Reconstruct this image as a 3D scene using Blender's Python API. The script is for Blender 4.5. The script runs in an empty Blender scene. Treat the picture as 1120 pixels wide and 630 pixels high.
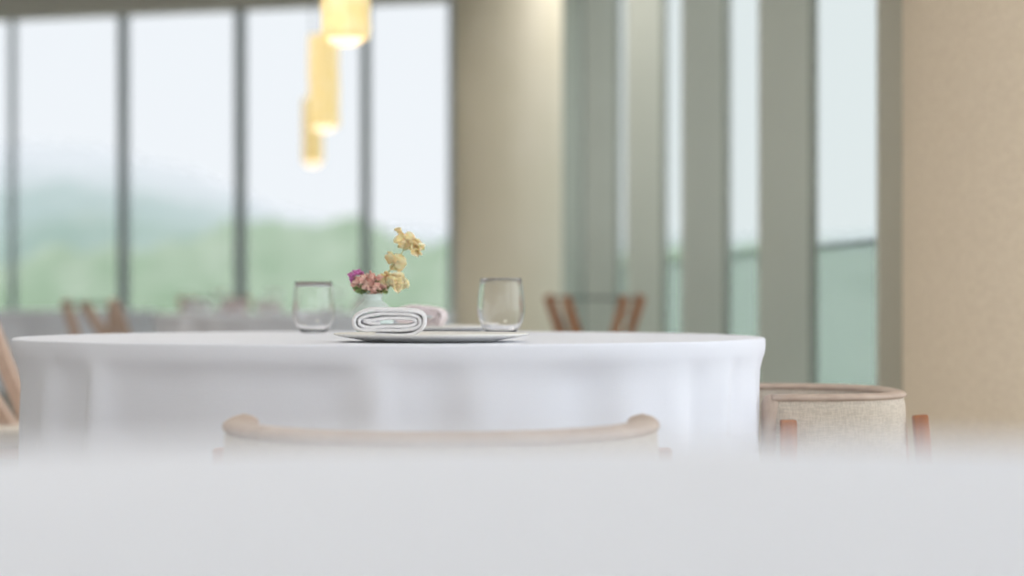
import bpy, bmesh, math, random
from mathutils import Vector, noise
random.seed(7)
S=bpy.context.scene
S.view_settings.view_transform='Standard'
S.view_settings.look='None'
S.view_settings.exposure=.1
F=2333.0; CZ=0.83; HY=326.0
def PX(x,Y): return (x-560)/F*Y
def PZ(y,Y): return CZ-(y-HY)/F*Y

# ---------------- materials
def mat(name,col,rough=.6,metal=0,noise_s=None,col2=None,bump=0,bs=200,stretch=(1,1,1),sheen=0,trans=0,ior=1.45,emit=None,es=0,sss=0):
    m=bpy.data.materials.new(name); m.use_nodes=True
    nt=m.node_tree; b=nt.nodes['Principled BSDF']
    b.inputs['Base Color'].default_value=(*col,1); b.inputs['Roughness'].default_value=rough
    b.inputs['Metallic'].default_value=metal; b.inputs['Transmission Weight'].default_value=trans
    b.inputs['IOR'].default_value=ior; b.inputs['Sheen Weight'].default_value=sheen
    if sss: b.inputs['Subsurface Weight'].default_value=sss; b.inputs['Subsurface Scale'].default_value=.01
    if emit: b.inputs['Emission Color'].default_value=(*emit,1); b.inputs['Emission Strength'].default_value=es
    if noise_s or bump:
        tc=nt.nodes.new('ShaderNodeTexCoord'); mp=nt.nodes.new('ShaderNodeMapping')
        mp.inputs['Scale'].default_value=stretch
        nt.links.new(tc.outputs['Object'],mp.inputs[0])
    if noise_s:
        n=nt.nodes.new('ShaderNodeTexNoise'); n.inputs['Scale'].default_value=noise_s; n.inputs['Detail'].default_value=5
        r=nt.nodes.new('ShaderNodeValToRGB'); r.color_ramp.elements[0].position=.35; r.color_ramp.elements[1].position=.65
        r.color_ramp.elements[0].color=(*col,1); r.color_ramp.elements[1].color=(*(col2 or col),1)
        nt.links.new(mp.outputs[0],n.inputs[0]); nt.links.new(n.outputs[0],r.inputs[0]); nt.links.new(r.outputs[0],b.inputs['Base Color'])
    if bump:
        n2=nt.nodes.new('ShaderNodeTexNoise'); n2.inputs['Scale'].default_value=bs
        bp=nt.nodes.new('ShaderNodeBump'); bp.inputs['Strength'].default_value=bump; bp.inputs['Distance'].default_value=.004
        nt.links.new(mp.outputs[0],n2.inputs[0]); nt.links.new(n2.outputs[0],bp.inputs['Height']); nt.links.new(bp.outputs[0],b.inputs['Normal'])
    return m
def pane(name,tint,refl=.01,frost=0,fcol=(.6,.7,.68)):
    m=bpy.data.materials.new(name); m.use_nodes=True; nt=m.node_tree; nt.nodes.clear()
    o=nt.nodes.new('ShaderNodeOutputMaterial'); t=nt.nodes.new('ShaderNodeBsdfTransparent'); g=nt.nodes.new('ShaderNodeBsdfGlossy'); x=nt.nodes.new('ShaderNodeMixShader')
    t.inputs[0].default_value=(*tint,1); g.inputs['Roughness'].default_value=.15; x.inputs[0].default_value=refl
    nt.links.new(t.outputs[0],x.inputs[1]); nt.links.new(g.outputs[0],x.inputs[2])
    if frost:
        d=nt.nodes.new('ShaderNodeBsdfTranslucent'); d.inputs[0].default_value=(*fcol,1); y=nt.nodes.new('ShaderNodeMixShader'); y.inputs[0].default_value=frost
        nt.links.new(x.outputs[0],y.inputs[1]); nt.links.new(d.outputs[0],y.inputs[2]); x=y
    nt.links.new(x.outputs[0],o.inputs[0]); return m
def weave(name,c1,c2,scale=260,bump=.4):
    m=bpy.data.materials.new(name); m.use_nodes=True; nt=m.node_tree; b=nt.nodes['Principled BSDF']; b.inputs['Roughness'].default_value=.9
    tc=nt.nodes.new('ShaderNodeTexCoord'); L=nt.links
    outs=[]
    for st in ((1,1,.12),(.12,.12,1)):
        mp=nt.nodes.new('ShaderNodeMapping'); mp.inputs['Scale'].default_value=st
        n=nt.nodes.new('ShaderNodeTexNoise'); n.inputs['Scale'].default_value=scale; n.inputs['Detail'].default_value=2
        L.new(tc.outputs['Object'],mp.inputs[0]); L.new(mp.outputs[0],n.inputs[0]); outs.append(n.outputs[0])
    a=nt.nodes.new('ShaderNodeMath'); a.operation='ADD'; L.new(outs[0],a.inputs[0]); L.new(outs[1],a.inputs[1])
    h=nt.nodes.new('ShaderNodeMath'); h.operation='MULTIPLY'; h.inputs[1].default_value=.5; L.new(a.outputs[0],h.inputs[0])
    r=nt.nodes.new('ShaderNodeValToRGB'); r.color_ramp.elements[0].position=.42; r.color_ramp.elements[1].position=.58
    r.color_ramp.elements[0].color=(*c1,1); r.color_ramp.elements[1].color=(*c2,1)
    L.new(h.outputs[0],r.inputs[0]); L.new(r.outputs[0],b.inputs['Base Color'])
    bp=nt.nodes.new('ShaderNodeBump'); bp.inputs['Strength'].default_value=bump; bp.inputs['Distance'].default_value=.003
    L.new(h.outputs[0],bp.inputs['Height']); L.new(bp.outputs[0],b.inputs['Normal']); return m

M_cloth=mat('linen_white',(.84,.86,.94),.85,bump=.12,bs=500,sheen=.1)
M_nap=mat('napkin_cotton',(.94,.93,.96),.95,bump=.7,bs=420,sheen=.3)
M_nap2=mat('napkin_blush',(.90,.80,.82),.95,bump=.5,bs=420,sheen=.3)
M_wood=mat('wood_orange',(.36,.13,.05),.5,noise_s=12,col2=(.50,.20,.08),stretch=(6,6,.7))
M_wood2=mat('wood_pale',(.56,.40,.32),.5,noise_s=12,col2=(.64,.48,.39),stretch=(6,6,.7))
M_rim=mat('rim_leather',(.50,.38,.31),.55,noise_s=30,col2=(.58,.46,.38))
M_uph=weave('upholstery_woven',(.54,.47,.39),(.67,.59,.50),420,.25)
M_wall=weave('wallcovering_woven',(.74,.62,.48),(.83,.71,.56),300,.25)
M_col=mat('column_plaster',(.72,.66,.52),.6,noise_s=3,col2=(.75,.69,.56),bump=.05,bs=80)
M_fin=mat('fin_paint',(.60,.61,.545),.5,noise_s=2,col2=(.62,.63,.565))
M_mull=mat('mullion_metal',(.36,.41,.44),.4,.1,noise_s=5,col2=(.39,.44,.47))
M_ceil=mat('ceiling_paint',(.62,.59,.53),.8,noise_s=2,col2=(.65,.62,.56))
M_floor=mat('floor_carpet',(.38,.35,.32),.95,noise_s=40,col2=(.46,.42,.38),bump=.4,bs=150)
M_plast=mat('plaster_wall',(.82,.81,.78),.85,noise_s=4,col2=(.85,.84,.81))
M_glassL=pane('glass_tinted',(.545,.548,.548),.004)
M_glassR=pane('glass_green_tint',(.505,.52,.51),.004)
M_clear=pane('glass_clear',(.95,.96,.96),.01)
M_bal=pane('glass_balustrade',(.86,.89,.88),.01,.4,(.74,.79,.76))
M_glass=mat('drinking_glass',(1,1,1),.0,trans=1,ior=1.33)
M_plate=mat('plate_ceramic',(.88,.86,.82),.45,noise_s=60,col2=(.90,.88,.84))
M_vase=mat('celadon',(.60,.70,.66),.2,noise_s=20,col2=(.65,.74,.70))
M_stem=mat('stem',(.36,.34,.14),.6,noise_s=50,col2=(.48,.42,.2))
M_peach=mat('petal_peach',(.97,.73,.38),.6,noise_s=60,col2=(.98,.85,.58),sss=.3)
M_pink=mat('petal_pink',(.82,.42,.37),.7,noise_s=90,col2=(.95,.70,.58))
M_mag=mat('petal_magenta',(.60,.14,.44),.6,noise_s=90,col2=(.74,.30,.58))
M_leaf=mat('leaf_green',(.16,.24,.07),.6,noise_s=60,col2=(.26,.33,.12))
M_print=mat('card_paper',(.78,.76,.74),.8,noise_s=90,col2=(.32,.30,.31),stretch=(3,.35,1))
M_shade=mat('shade_amber',(.90,.72,.34),.6,noise_s=14,col2=(.97,.85,.54),emit=(1,.72,.28),es=.45,bump=.5,bs=30)
M_bulb=mat('bulb_glow',(1,.85,.6),.5,emit=(1,.80,.55),es=1.4)
M_cord=mat('cord_dark',(.05,.05,.05),.6)
M_fillring=mat('fill_ring_metal',(.8,.8,.78),.4,.3)

# ---------------- mesh helpers
def link(o): S.collection.objects.link(o); return o
def mk(name,vs,fs,m,smooth=True,parent=None,loc=(0,0,0)):
    me=bpy.data.meshes.new(name); me.from_pydata([tuple(v) for v in vs],[],fs); 
    me.materials.append(m)
    bm=bmesh.new(); bm.from_mesh(me); bmesh.ops.recalc_face_normals(bm,faces=bm.faces); bm.to_mesh(me); bm.free()
    for p in me.polygons: p.use_smooth=smooth
    o=bpy.data.objects.new(name,me); link(o); o.location=loc
    if parent: o.parent=parent
    return o
def empty(name,loc=(0,0,0),rot=0):
    e=bpy.data.objects.new(name,None); e.empty_display_size=.1; e.location=loc; e.rotation_euler=(0,0,rot); return link(e)
def box(name,a,b,m,parent=None,bev=0):
    (x0,y0,z0),(x1,y1,z1)=a,b
    vs=[(x,y,z) for x in(x0,x1) for y in(y0,y1) for z in(z0,z1)]
    o=mk(name,vs,[(0,1,3,2),(4,6,7,5),(0,4,5,1),(2,3,7,6),(0,2,6,4),(1,5,7,3)],m,False,parent)
    if bev:
        d=o.modifiers.new('b','BEVEL'); d.width=bev; d.segments=3
    return o
def slab(name,poly,z0,z1,m):
    n=len(poly); vs=[(x,y,z0) for x,y in poly]+[(x,y,z1) for x,y in poly]
    fs=[tuple(range(n)),tuple(range(n,2*n))]+[(i,(i+1)%n,(i+1)%n+n,i+n) for i in range(n)]
    return mk(name,vs,fs,m,False)
def lathe(prof,seg=64,c=(0,0,0)):
    vs=[];fs=[];n=len(prof)
    for i in range(seg):
        a=2*math.pi*i/seg
        for r,z in prof: vs.append((c[0]+r*math.cos(a),c[1]+r*math.sin(a),c[2]+z))
    for i in range(seg):
        j=(i+1)%seg
        for k in range(n-1): fs.append((i*n+k,j*n+k,j*n+k+1,i*n+k+1))
    return vs,fs
def cleanup(o,d=1e-5):
    bm=bmesh.new(); bm.from_mesh(o.data); bmesh.ops.remove_doubles(bm,verts=bm.verts,dist=d); bmesh.ops.recalc_face_normals(bm,faces=bm.faces); bm.to_mesh(o.data); bm.free()
def lat(name,prof,m,seg=64,parent=None,loc=(0,0,0),smooth=True):
    v,f=lathe(prof,seg); o=mk(name,v,f,m,smooth,parent,loc); cleanup(o); return o
def tube(name,pts,rads,m,parent=None,seg=10,flat=1.0):
    vs=[];fs=[];pts=[Vector(p) for p in pts]
    if not hasattr(rads,'__len__'): rads=[rads]*len(pts)
    for i,p in enumerate(pts):
        t=(pts[min(i+1,len(pts)-1)]-pts[max(i-1,0)]).normalized()
        u=t.cross(Vector((0,0,1))); 
        if u.length<.05: u=Vector((1,0,0))
        u.normalize(); w=t.cross(u).normalized()
        for k in range(seg):
            a=2*math.pi*k/seg; vs.append(p+u*math.cos(a)*rads[i]*flat+w*math.sin(a)*rads[i])
    for i in range(len(pts)-1):
        for k in range(seg):
            l=(k+1)%seg; fs.append((i*seg+k,i*seg+l,(i+1)*seg+l,(i+1)*seg+k))
    fs.append(tuple(range(seg))); fs.append(tuple((len(pts)-1)*seg+k for k in range(seg)))
    return mk(name,vs,fs,m,True,parent)
def beam(name,p,q,w,d,m,parent=None,bev=.004):
    p=Vector(p);q=Vector(q);t=(q-p).normalized(); u=Vector((1,0,0)); u=(u-t*u.dot(t)).normalized(); v=t.cross(u)
    vs=[]
    for c in(p,q):
        for s1,s2 in((-1,-1),(1,-1),(1,1),(-1,1)): vs.append(c+u*s1*w/2+v*s2*d/2)
    o=mk(name,vs,[(0,1,2,3),(4,5,6,7),(0,1,5,4),(1,2,6,5),(2,3,7,6),(3,0,4,7)],m,False,parent)
    b=o.modifiers.new('b','BEVEL'); b.width=bev; b.segments=3; return o

# ---------------- room
CE=3.05
def LW(x): return 14.5-.3*(x+1.0)
def GX(y): return 2.083-.103*y
PLAN=[(-5,-4.5),(3.05,-4.5),(3.05,6.2),(GX(6.2)+.06,6.3),(GX(17.7)+.06,17.7),(0,17.7),(0,LW(0)+.08),(-5,LW(-5)+.08)]
slab('floor',PLAN,-.1,0,M_floor)
slab('ceiling',PLAN,CE,CE+.1,M_ceil)
box('wall_left',(-5.0,-4.5,0),(-4.85,15.7,CE),M_plast)
wr=empty('wall_right')
box('low',(2.9,-4.5,0),(3.05,6.2,.5),M_plast,wr); box('high',(2.9,-4.5,2.8),(3.05,6.2,CE),M_plast,wr)
for i,y in enumerate((-4.5,-1.2,2.1,5.4)): box('pier_%d'%i,(2.9,y,.5),(3.05,y+.5,2.8),M_plast,wr)
box('return_pier',(1.75,6.05,0),(3.05,6.25,CE),M_wall,wr)
w3=empty('window_3'); box('glass',(2.97,-4,.5),(2.98,5.9,2.8),M_clear,w3)
wb=empty('wall_back')
box('low',(-5,-4.5,0),(3.05,-4.35,.9),M_plast,wb); box('high',(-5,-4.5,2.85),(3.05,-4.35,CE),M_plast,wb)
for i in range(5): box('pier_%d'%i,(-5+i*1.8,-4.5,.9),(-4.15+i*1.8,-4.35,2.85),M_plast,wb)
w4=empty('window_4'); box('glass',(-5,-4.43,.9),(3,-4.42,2.85),M_clear,w4)

W1=empty('window_1')
def onwall_px(px):
    k=(px-560)/F
    Y=(14.2)/(1+.3*k); return k*Y,Y
def wallbox(name,x0,x1,z0,z1,t,m,parent,off=0):
    y0,y1=LW(x0),LW(x1); n=Vector((.3,1,0)).normalized()
    vs=[]
    for (x,y) in((x0,y0),(x1,y1)):
        for s in(-t/2,t/2):
            for z in(z0,z1): vs.append((x+n.x*(s+off),y+n.y*(s+off),z))
    return mk(name,vs,[(0,1,3,2),(4,6,7,5),(0,4,5,1),(2,3,7,6),(0,2,6,4),(1,5,7,3)],m,False,parent)
HEAD=.83+(326-3)/F*14.4
wallbox('glass',-4.85,0,.7,HEAD,.012,M_glassL,W1)
for i,(px,w) in enumerate(((135,9),(263,10),(400,8),(14,4),(-105,8),(496,9))):
    x,y=onwall_px(px); hw=w/F*y/2; wallbox('mullion_%d'%i,x-hw,x+hw,.7,HEAD,.06,M_mull,W1)
wallbox('sill',-4.85,0,.66,.72,.2,M_plast,W1)
wf=empty('wall_front'); wallbox('spandrel',-4.95,0,0,.66,.15,M_plast,wf); wallbox('header',-4.95,0,HEAD,CE,.15,M_ceil,wf)
box('wall_return',(0,14.25,0),(.12,17.6,CE),M_fin)

W2=empty('window_2')
def strip(name,y0,y1,z0,z1,xo,t,m,par=None):
    vs=[]
    for y in(y0,y1):
        x=GX(y)+xo
        for s in(-t/2,t/2):
            for z in(z0,z1): vs.append((x+s,y,z))
    return mk(name,vs,[(0,1,3,2),(4,6,7,5),(0,4,5,1),(2,3,7,6),(0,2,6,4),(1,5,7,3)],m,False,par or W2)
strip('glass',6.8,17.6,0.05,CE,0,.012,M_glassR)
for i,y in enumerate((6.83,8.57,10.27,12.0,13.7,15.4,17.1)):
    xg=GX(y)
    box('fin_%d'%i,(xg-.205,y,0),(xg+.03,y+.05,CE),M_fin,W2,.004)
    box('frame_%d'%i,(xg-.03,y+.05,0),(xg+.03,y+.09,CE),M_mull,W2)
strip('floor_frame',6.8,17.6,0,.06,0,.08,M_mull)
strip('balustrade_panel',6.3,17.6,-.1,1.04,.16,.012,M_bal)
strip('balustrade_handrail',6.3,17.6,1.04,1.055,.16,.02,M_mull)
box('wall_end',(0.05,17.6,0),(.33,17.7,CE),M_fin)

cy=11.5; cx=PX(556,cy); cr=59/F*cy
lat('column',[(0,0),(cr+.012,0),(cr+.012,.1),(cr,.105),(cr,CE),(0,CE)],M_col,96,loc=(cx,cy,0))
lat('column',[(0,0),(.712,0),(.712,.1),(.70,.105),(.70,CE),(0,CE)],M_wall,128,loc=(.183*6.2+.712,6.2,0))

# ---------------- table with cloth
def cloth_table(name,X,Y,R=.77,H=.75,ph=0,hem=.28):
    e=empty(name,(X,Y,0))
    N=480; rows=[]
    for r in (0.02,.2,.4,.6,.7,R-.03,R-.005): rows.append((r,H,0))
    for k in range(1,5):
        a=k/4*math.pi/2; rows.append((R-.005+.005*math.sin(a),H-.005*(1-math.cos(a)),0))
    rows+= [(R+.0003,H-.014,.0),(R,H-.025,.02),(R-.001,H-.035,.06),(R-.0025,H-.042,.12)]
    K=26
    for k in range(1,K+1):
        t=k/K; rows.append((R-.004+.008*t,H-.046-(H-.046-hem)*t,.20+.80*t**.7))
    vs=[];fs=[]
    for r,z,a in rows:
        for i in range(N):
            th=2*math.pi*i/N
            w=th+.45*noise.noise(Vector((math.cos(th)*1.6+ph*5,math.sin(th)*1.6,0)))
            dz=(H-z)
            c=math.cos(15*w+ph+dz*1.6)
            f=c*.6+.4*(1-2*abs(math.sin((15*w+ph+dz*1.6)/2))**1.5)   # rounded crests, tighter valleys
            g=math.cos(33*w+ph*2+dz*6)
            am=.85+1.0*noise.noise(Vector((math.cos(th)*2.2,math.sin(th)*2.2,ph+4)))
            f=(.70*f+.16*g+.65*noise.noise(Vector((math.cos(th)*7,math.sin(th)*7,dz*4+ph))))*max(.35,am)
            rr=r+a*(.042*f-.016)
            zz=z+(.0006*noise.noise(Vector((r*math.cos(th)*6,r*math.sin(th)*6,ph))) if a==0 else 0)
            vs.append((rr*math.cos(th),rr*math.sin(th),zz))
    for j in range(len(rows)-1):
        for i in range(N):
            k=(i+1)%N; fs.append((j*N+i,j*N+k,(j+1)*N+k,(j+1)*N+i))
    fs.append(tuple(range(N)))
    mk('tablecloth',vs,fs,M_cloth,True,e)
    lat('pedestal',[(0,0),(.3,0),(.3,.02),(.08,.05),(.055,.1),(.055,.68),(.12,.70),(.6,.70),(.6,.735),(0,.735)],M_wood,48,e)
    return e
TX,TY=-.249,4.43
cloth_table('dining_table',TX,TY,ph=.4)
cloth_table('dining_table',.03,.455,ph=2)
cloth_table('dining_table',PX(332,11),11.0,ph=1.1)
cloth_table('dining_table',-3.0,13.4,ph=3)

# ---------------- barrel armchair
def barrel_chair(name,X,Y,rot,w=.66,d=.38,H=.645,ex=.9,rw=.019,rh=.008):
    e=empty(name,(X,Y,0),rot)
    hw=w/2
    P=[];n=48
    for i in range(n+1):
        a=math.pi*i/n
        c,s=math.cos(a),math.sin(a)
        P.append(Vector((-hw*math.copysign(abs(c)**ex,c),-d*abs(s)**ex,0)))
    P=[Vector((P[0].x,.03,0))]+P+[Vector((P[-1].x,.03,0))]
    nor=[]
    for i in range(len(P)):
        t=(P[min(i+1,len(P)-1)]-P[max(i-1,0)]).normalized(); v=Vector((t.y,-t.x,0))
        if v.dot(P[i])<0: v=-v
        nor.append(v)
    def band(nm,zs,m,offs):
        vs=[];fs=[];k=len(zs)
        for i,p in enumerate(P):
            for z,o in zip(zs,offs): q=p+nor[i]*o; vs.append((q.x,q.y,z))
        for i in range(len(P)-1):
            for j in range(k):
                l=(j+1)%k; fs.append((i*k+j,i*k+l,(i+1)*k+l,(i+1)*k+j))
        fs.append(tuple(range(k))); fs.append(tuple((len(P)-1)*k+j for j in range(k)))
        return mk(nm,vs,fs,m,True,e)
    zs=[];of=[]
    for a in range(0,360,20):
        A=math.radians(a); c,s=math.cos(A),math.sin(A)
        of.append((rw-.001)*math.copysign(abs(c)**.5,c)-.019); zs.append(H-.14+.131*math.copysign(abs(s)**.35,s))
    band('upholstered_back',zs,M_uph,of)
    zs=[];of=[]
    for a in range(0,360,24):
        A=math.radians(a); of.append(rw*math.cos(A)-.019); zs.append(H-rh-.001+rh*math.sin(A))
    band('top_rim',zs,M_rim,of)
    for s,i in((-1,0),(1,len(P)-1)):
        q=P[i]-nor[i]*.019
        vv,ff=lathe([(0,-.134),(rw-.007,-.132),(rw-.0005,-.12),(rw+.0005,0),(rw,.12),(rw-.006,.135),(0,.140)],24,(q.x,q.y,H-.14))
        o=mk('arm_end_%d'%(i>0),vv,ff,M_rim,True,e); cleanup(o)
    for j,(lx,ly) in enumerate(((-hw-.013,.0),(hw+.013,.0),(-hw*.45,-d*.96-.026),(hw*.45,-d*.96-.026))):
        if j<2: beam('leg_%d'%j,(lx,ly,0),(lx,ly,H-.05),.024,.032,M_wood,e)
        else: beam('leg_%d'%j,(lx*1.0,ly-.05,0),(lx,ly,H-.05),.03,.03,M_wood,e)
    for nm,z0,z1,m in(('seat_frame',.33,.37,M_wood),('seat_cushion',.37,.46,M_uph)):
        vs=[];fs=[];k=len(P)
        rings=[(z0,.96),(z0+.01,1),(z1-.02,1),(z1-.004,.96),(z1,.9)]
        for z,q in rings:
            for i,p in enumerate(P):
                b=p-nor[i]*.042; vs.append((b.x*q,b.y*q,z))
        for r in range(len(rings)-1):
            for i in range(k):
                l=(i+1)%k; fs.append((r*k+i,r*k+l,(r+1)*k+l,(r+1)*k+i))
        fs.append(tuple(range(k))); fs.append(tuple((len(rings)-1)*k+i for i in range(k)))
        mk(nm,vs,fs,m,True,e)
    return e
barrel_chair('barrel_armchair',PX(484,3.33),3.33,0,w=.665,d=.40,H=.648,rw=.024,rh=.012)
barrel_chair('barrel_armchair',.54,4.47,math.pi/2,w=.58,d=.275,H=.642,ex=.75)

# ---------------- wood-frame chair with splayed posts
def wood_chair(name,X,Y,rot,H=.84,w=.46,wd=None):
    wd=wd or M_wood
    e=empty(name,(X,Y,0),rot); h=w/2
    for s in(-1,1):
        beam('back_post',(s*(h-.13),-.20,.45),(s*h,-.25,H),.045,.035,wd,e)
        beam('arm_strut',(s*(h-.19),.0,.45),(s*(h-.08),-.20,H-.01),.040,.04,wd,e)
        beam('leg_back',(s*(h-.08),-.24,0),(s*(h-.13),-.20,.46),.035,.035,wd,e)
        beam('leg_front',(s*(h-.05),.22,0),(s*(h-.06),.2,.44),.035,.035,wd,e)
    pts=[(h*math.cos(a)*-1,-.25-.03*math.sin(a),H-.012) for a in [math.pi*i/16 for i in range(17)]]
    tube('top_rail',pts,.006,M_cord,e)
    box('seat',(-h+.02,-.22,.42),(h-.02,.24,.48),M_uph,e,.02)
    box('seat_rail',(-h+.04,-.2,.39),(h-.04,.22,.42),wd,e)
    return e
wood_chair('dining_chair',PX(653,9.6),9.6,math.pi,w=.43,H=.842)
wood_chair('dining_chair',-1.36,5.95,math.radians(-100),H=.82,w=.5,wd=M_wood2)
wood_chair('dining_chair',-1.79,10.15,math.radians(-50),H=.82,wd=M_wood2)
wood_chair('dining_chair',PX(228,12.75),12.75,math.pi,H=.84,w=.42,wd=M_wood2)

# ---------------- plates
def plate(X,Y,r):
    return lat('plate',[(0,0),(r*.62,0),(r*.66,.001),(r*.97,.011),(r,.0135),(r,.0155),(r*.985,.016),(r*.9,.0125),(r*.7,.0085),(0,.0075)],M_plate,96,loc=(X,Y,.7505))
plate(PX(472,3.90),3.895,.178)
plate(PX(475,4.92),4.95,.15)

# ---------------- folded napkin (rolled/folded towel)
def napkin(X,Y,z,W=.14,Hh=.052,D=.10,m=M_nap,rot=0,turns=3.0,seed=0):
    pts=[];n=220
    ry=Hh/2-.0045
    for i in range(n+1):
        t=i/n; a=-math.pi*.55+t*turns*2*math.pi
        s=1-t*.90
        c,q=math.cos(a),math.sin(a)
        xr=W/2-.005-(1-s)*ry*1.15
        x=xr*math.copysign(abs(c)**.55,c)
        y=ry*s*math.copysign(abs(q)**.75,q)
        y+=.0022*noise.noise(Vector((x*38,s*2,seed)))+.0012*math.sin(x*60+s*3)
        pts.append(Vector((x,0,y+Hh/2)))
    th=.0034
    sec=[]
    for i,p in enumerate(pts):
        t=(pts[min(i+1,n)]-pts[max(i-1,0)]).normalized(); nn=Vector((t.z,0,-t.x))
        sec.append((p+nn*th,p-nn*th))
    vs=[];fs=[];ny=10
    for j in range(ny+1):
        y=-D/2+D*j/ny
        edge=1-.03*(abs(j/ny-.5)*2)**4
        for i,(a,b) in enumerate(sec):
            wob=.003*noise.noise(Vector((i*.05,y*25,seed+3)))
            yy=y+(.005*noise.noise(Vector((i*.09,seed,0))) if j in(0,ny) else 0)
            for p in(a,b): vs.append((p.x*edge+wob,yy,max(.0005,p.z*edge+wob*.5+(.0006))))
    k=2*len(sec)
    for j in range(ny):
        for i in range(len(sec)-1):
            A=j*k+2*i;B=A+2;C=A+k;Dd=B+k
            fs.append((A,B,Dd,C)); fs.append((A+1,C+1,Dd+1,B+1))
        A=j*k; fs.append((A,A+k,A+k+1,A+1)); A=j*k+k-2; fs.append((A,A+1,A+k+1,A+k))
    for j in(0,ny):
        for i in range(len(sec)-1):
            A=j*k+2*i; fs.append((A,A+1,A+3,A+2))
    o=mk('folded_napkin',vs,fs,m,True,None,(X,Y,z)); o.rotation_euler=(0,0,rot)
    b=o.modifiers.new('s','SUBSURF'); b.levels=1; b.render_levels=1
    return o
napkin(PX(424.5,3.85),3.86,.7592,W=.146,Hh=.058,D=.11,rot=math.radians(3),seed=1)
napkin(PX(459,4.85),4.9,.7592,W=.125,Hh=.058,D=.10,m=M_nap2,seed=5,rot=math.radians(-6))
for px,yy in((255,11.1),(293,11.2),(215,10.9),(400,11.1)): napkin(PX(px,yy),yy,.752,W=.15,Hh=.07,D=.12,m=M_nap2 if px!=215 else M_nap,seed=px)
box('menu_card',(PX(487,3.8),3.80,.7600),(PX(556,3.8),3.94,.7612),M_print)

# ---------------- tumblers
def tumbler(X,Y,s=1):
    t=.0010
    out=[(0,0),(.026,0),(.031,.002),(.040,.012),(.0475,.028),(.0515,.046),(.0520,.058),(.0500,.085),(.0465,.110),(.0447,.1225)]
    inn=[(.0441,.1232),(.0447-t,.1225),(.0465-t,.110),(.0500-t,.085),(.0520-t,.058),(.0515-t,.046),(.0475-t,.0287),(.0397,.0138),(.030,.0045),(0,.0035)]
    return lat('water_glass',[(r*s,z*s) for r,z in out+inn],M_glass,96,loc=(X,Y,.7507))
tumbler(PX(548,4.7),4.7,1.0)
tumbler(PX(343,4.9),4.9,.95)
for px,yy in((300,10.7),(365,10.8),(240,11.3)): tumbler(PX(px,yy),yy,.95)

# ---------------- vase & flowers
VY=4.3; vx=PX(408,VY); V=empty('flower_vase',(vx,VY,.7505))
lat('vase_body',[(0,0),(.022,0),(.030,.006),(.040,.024),(.0425,.040),(.038,.056),(.027,.068),(.019,.074),(.0175,.079),(.021,.087),(.0195,.0875),(.015,.079),(.016,.073),(.024,.066),(.034,.054),(.038,.04),(.03,.012),(0,.006)],M_vase,64,V)
def loc(px,py,dy=0): return Vector((PX(px,VY+dy)-vx,dy,PZ(py,VY+dy)-.7505))
def petal_cluster(name,items,m,npet,cup=.5,parent=V,wid=.48,emin=-.4):
    vs=[];fs=[]
    for c,sz in items:
        for k in range(npet):
            a=random.uniform(0,6.283); el=random.uniform(emin,1.35)
            dirv=Vector((math.cos(a)*math.cos(el),math.sin(a)*math.cos(el),math.sin(el)))
            u=dirv.cross(Vector((random.random(),random.random(),random.random()))).normalized(); w=dirv.cross(u)
            L=sz*random.uniform(.75,1.15); b=len(vs); G=6
            for i in range(G+1):
                t=i/G; wd=L*wid*math.sin(math.pi*min(1,.12+t*.84))**.6
                for j in range(5):
                    q=(j-2)/2
                    vs.append(c+dirv*(L*t)+u*(wd*q)+w*(L*cup*(t*t*.5-.35*q*q*t)+L*.08*math.sin(t*9+q*4+k)))
            for i in range(G):
                for j in range(4): A=b+i*5+j; fs.append((A,A+1,A+6,A+5))
    o=mk(name,vs,fs,m,True,parent); s=o.modifiers.new('s','SOLIDIFY'); s.thickness=.0006; return o
petal_cluster('peach_blossom',[(loc(443,262),.026),(loc(455,272),.022),(loc(430,288),.025),(loc(437,284,.01),.016),(loc(424,303),.020),(loc(435,308),.026),(loc(430,311,-.01),.02)],M_peach,6,.7,wid=.72,emin=-.9)
it=[]
for k in range(34):
    a=random.uniform(0,6.28); r=random.uniform(0,1)**.5
    it.append((loc(405+17*r*math.cos(a),311+10*r*math.sin(a),random.uniform(-.025,.02)),.0095))
petal_cluster('pink_floret',it,M_pink,9,.6)
petal_cluster('magenta_floret',[(loc(383,303),.011),(loc(389,300,-.01),.010),(loc(394,298),.009),(loc(385,307,.01),.009)],M_mag,9,.6)
petal_cluster('leaves',[(loc(396,318),.018),(loc(418,318),.018),(loc(408,316,.02),.02),(loc(425,312,.01),.012)],M_leaf,5,.3)
for i,ps in enumerate(([(409,335),(412,318),(422,300),(436,284),(442,272),(443,260)],[(408,335),(408,322),(404,312)],[(407,335),(402,320),(388,304)],[(409,335),(418,320),(432,308)],[(442,274),(450,270),(456,272)],[(424,300),(428,292),(430,286)])):
    tube('stem_%d'%i,[loc(*p) for p in ps],.0011,M_stem,V,6)

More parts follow.
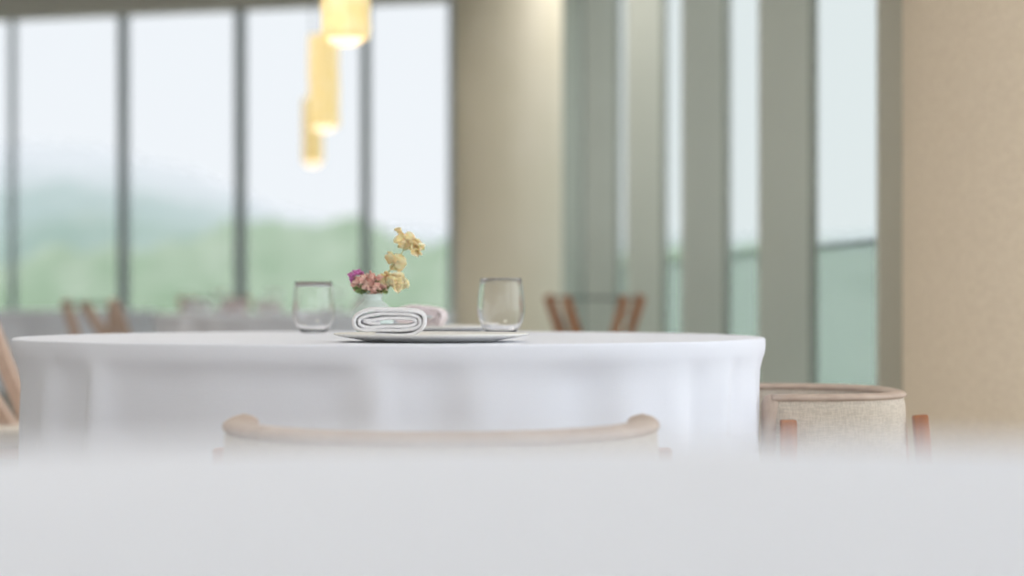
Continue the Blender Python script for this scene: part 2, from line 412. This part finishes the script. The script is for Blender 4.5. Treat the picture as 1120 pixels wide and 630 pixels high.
# ---------------- pendant lamps
def pendant(px,Y,bot,r,h):
    X=PX(px,Y); zb=PZ(bot,Y); e=empty('pendant_lamp',(X,Y,zb))
    vs=[];fs=[];N=72;K=24
    for j in range(K+1):
        t=j/K
        for i in range(N):
            a=2*math.pi*i/N
            rr=r*(1-.05*math.cos(t*math.pi*6)**2)+.006*math.sin(a*9+math.sin(t*7)*2)*.5+.004*noise.noise(Vector((math.cos(a)*3,math.sin(a)*3,t*9+px)))
            vs.append((rr*math.cos(a),rr*math.sin(a),.03+t*h))
    for j in range(K):
        for i in range(N): k=(i+1)%N; fs.append((j*N+i,j*N+k,(j+1)*N+k,(j+1)*N+i))
    o=mk('shade',vs,fs,M_shade,True,e); s=o.modifiers.new('s','SOLIDIFY'); s.thickness=.003
    lat('shade_top',[(0,h+.03),(r*.98,h+.03),(r*.98,h+.04),(0,h+.045)],M_shade,48,e)
    lat('diffuser',[(0,.005),(r*.35,.006),(r*.6,.012),(r*.72,.025),(r*.74,.05),(r*.7,.12),(0,.14)],M_bulb,48,e)
    tube('cord',[(0,0,h+.04),(0,0,CE-zb-.02)],.004,M_cord,e,8)
    lat('canopy',[(0,CE-zb-.001),(.05,CE-zb-.001),(.05,CE-zb-.02),(0,CE-zb-.025)],M_cord,32,e)
pendant(378,7.3,52,.083,.46)
pendant(354,11.0,145,.078,.46)
pendant(342,13.7,183,.064,.40)

# ---------------- outside
def terrain(name,y0,y1,x0,x1,prof,m,nx=120,ny=14,bump=.5,bsz=.3,base=-6):
    vs=[];fs=[]
    for j in range(ny+1):
        t=j/ny; y=y0+(y1-y0)*t
        for i in range(nx+1):
            x=x0+(x1-x0)*i/nx
            top=prof(x,y1)
            z=base+(top-base)*math.sin(min(1,t*1.25)*math.pi/2)+bump*noise.fractal(Vector((x*bsz,y*bsz,1.7)),.8,2.1,4)*min(1,t*3)
            vs.append((x,y,z))
    for j in range(ny):
        for i in range(nx):
            A=j*(nx+1)+i; fs.append((A,A+1,A+nx+2,A+nx+1))
    return mk(name,vs,fs,m,True)
def interp(tab,x):
    if x<=tab[0][0]: return tab[0][1]
    for (a,b),(c,d) in zip(tab,tab[1:]):
        if x<=c: return b+(d-b)*(x-a)/(c-a)
    return tab[-1][1]
def prof(tab): return lambda x,y: PZ(interp(tab,560+x/y*F),y)
HZ=[mat('hill_mist_tint_0',(.90,.93,.95),1,noise_s=.06,col2=(.94,.96,.97)),  # mist painted into the base colour: farther hill layers are paler
    mat('hill_mist_tint_1',(.78,.84,.84),1,noise_s=.08,col2=(.86,.90,.90)),
    mat('hill_mist_tint_2',(.56,.68,.64),1,noise_s=.12,col2=(.70,.79,.76)),
    mat('hill_mist_tint_3',(.46,.60,.52),1,noise_s=.2,col2=(.60,.71,.64))]
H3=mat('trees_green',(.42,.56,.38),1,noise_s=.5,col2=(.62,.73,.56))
H0=mat('ground_grass',(.4,.5,.36),1,noise_s=.3,col2=(.5,.58,.44))
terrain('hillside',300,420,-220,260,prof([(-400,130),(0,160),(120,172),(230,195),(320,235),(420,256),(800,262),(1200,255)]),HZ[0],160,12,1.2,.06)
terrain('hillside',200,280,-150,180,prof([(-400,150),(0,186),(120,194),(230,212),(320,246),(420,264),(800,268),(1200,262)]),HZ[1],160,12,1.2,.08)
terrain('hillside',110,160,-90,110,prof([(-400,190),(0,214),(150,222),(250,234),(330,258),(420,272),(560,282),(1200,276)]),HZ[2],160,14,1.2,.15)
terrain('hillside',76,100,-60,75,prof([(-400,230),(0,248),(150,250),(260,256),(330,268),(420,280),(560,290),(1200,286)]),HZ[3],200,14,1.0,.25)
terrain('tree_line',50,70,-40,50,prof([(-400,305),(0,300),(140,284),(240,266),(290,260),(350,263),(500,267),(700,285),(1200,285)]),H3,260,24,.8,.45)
mk('ground_outside',[(-300,19,-6),(300,19,-6),(300,450,-6),(-300,450,-6)],[(0,1,2,3)],H0,False)

# ---------------- light
w=bpy.data.worlds.new('World'); S.world=w; w.use_nodes=True
w.node_tree.nodes['Background'].inputs[0].default_value=(.92,.955,1,1)
w.node_tree.nodes['Background'].inputs[1].default_value=3.0
for i,(x,y,sz,en) in enumerate(((-1.5,2.0,1.2,26),(-1.5,6.0,1.2,32),(-2.2,10.2,1.2,18),(.60,11.25,.3,7),(1.5,4.6,.5,6))):  # unseen fill lights, added to brighten the room and wash the columns
    l=bpy.data.lights.new('added_fill_light','AREA'); l.shape='DISK'; l.size=sz; l.energy=en; l.color=(1,.96,.91)
    f=empty('added_fill_light',(x,y,CE))
    o=bpy.data.objects.new('light',l); link(o); o.parent=f; o.location=(0,0,-.03)
    lat('fill_light_ring',[(sz*.52,0),(sz*.56,0),(sz*.56,-.028),(sz*.52,-.028),(sz*.52,0)],M_fillring,48,f)  # made-up ring around each added fill light

# ---------------- camera
c=bpy.data.cameras.new('Camera'); co=bpy.data.objects.new('Camera',c); link(co)
co.location=(0,0,CZ); co.rotation_euler=(math.pi/2,0,0)
c.sensor_width=36; c.lens=36*F/1120; c.shift_y=11/1120; c.clip_end=1000; c.clip_start=.02
c.dof.use_dof=True; c.dof.focus_distance=4.0; c.dof.aperture_fstop=1.75
S.camera=co
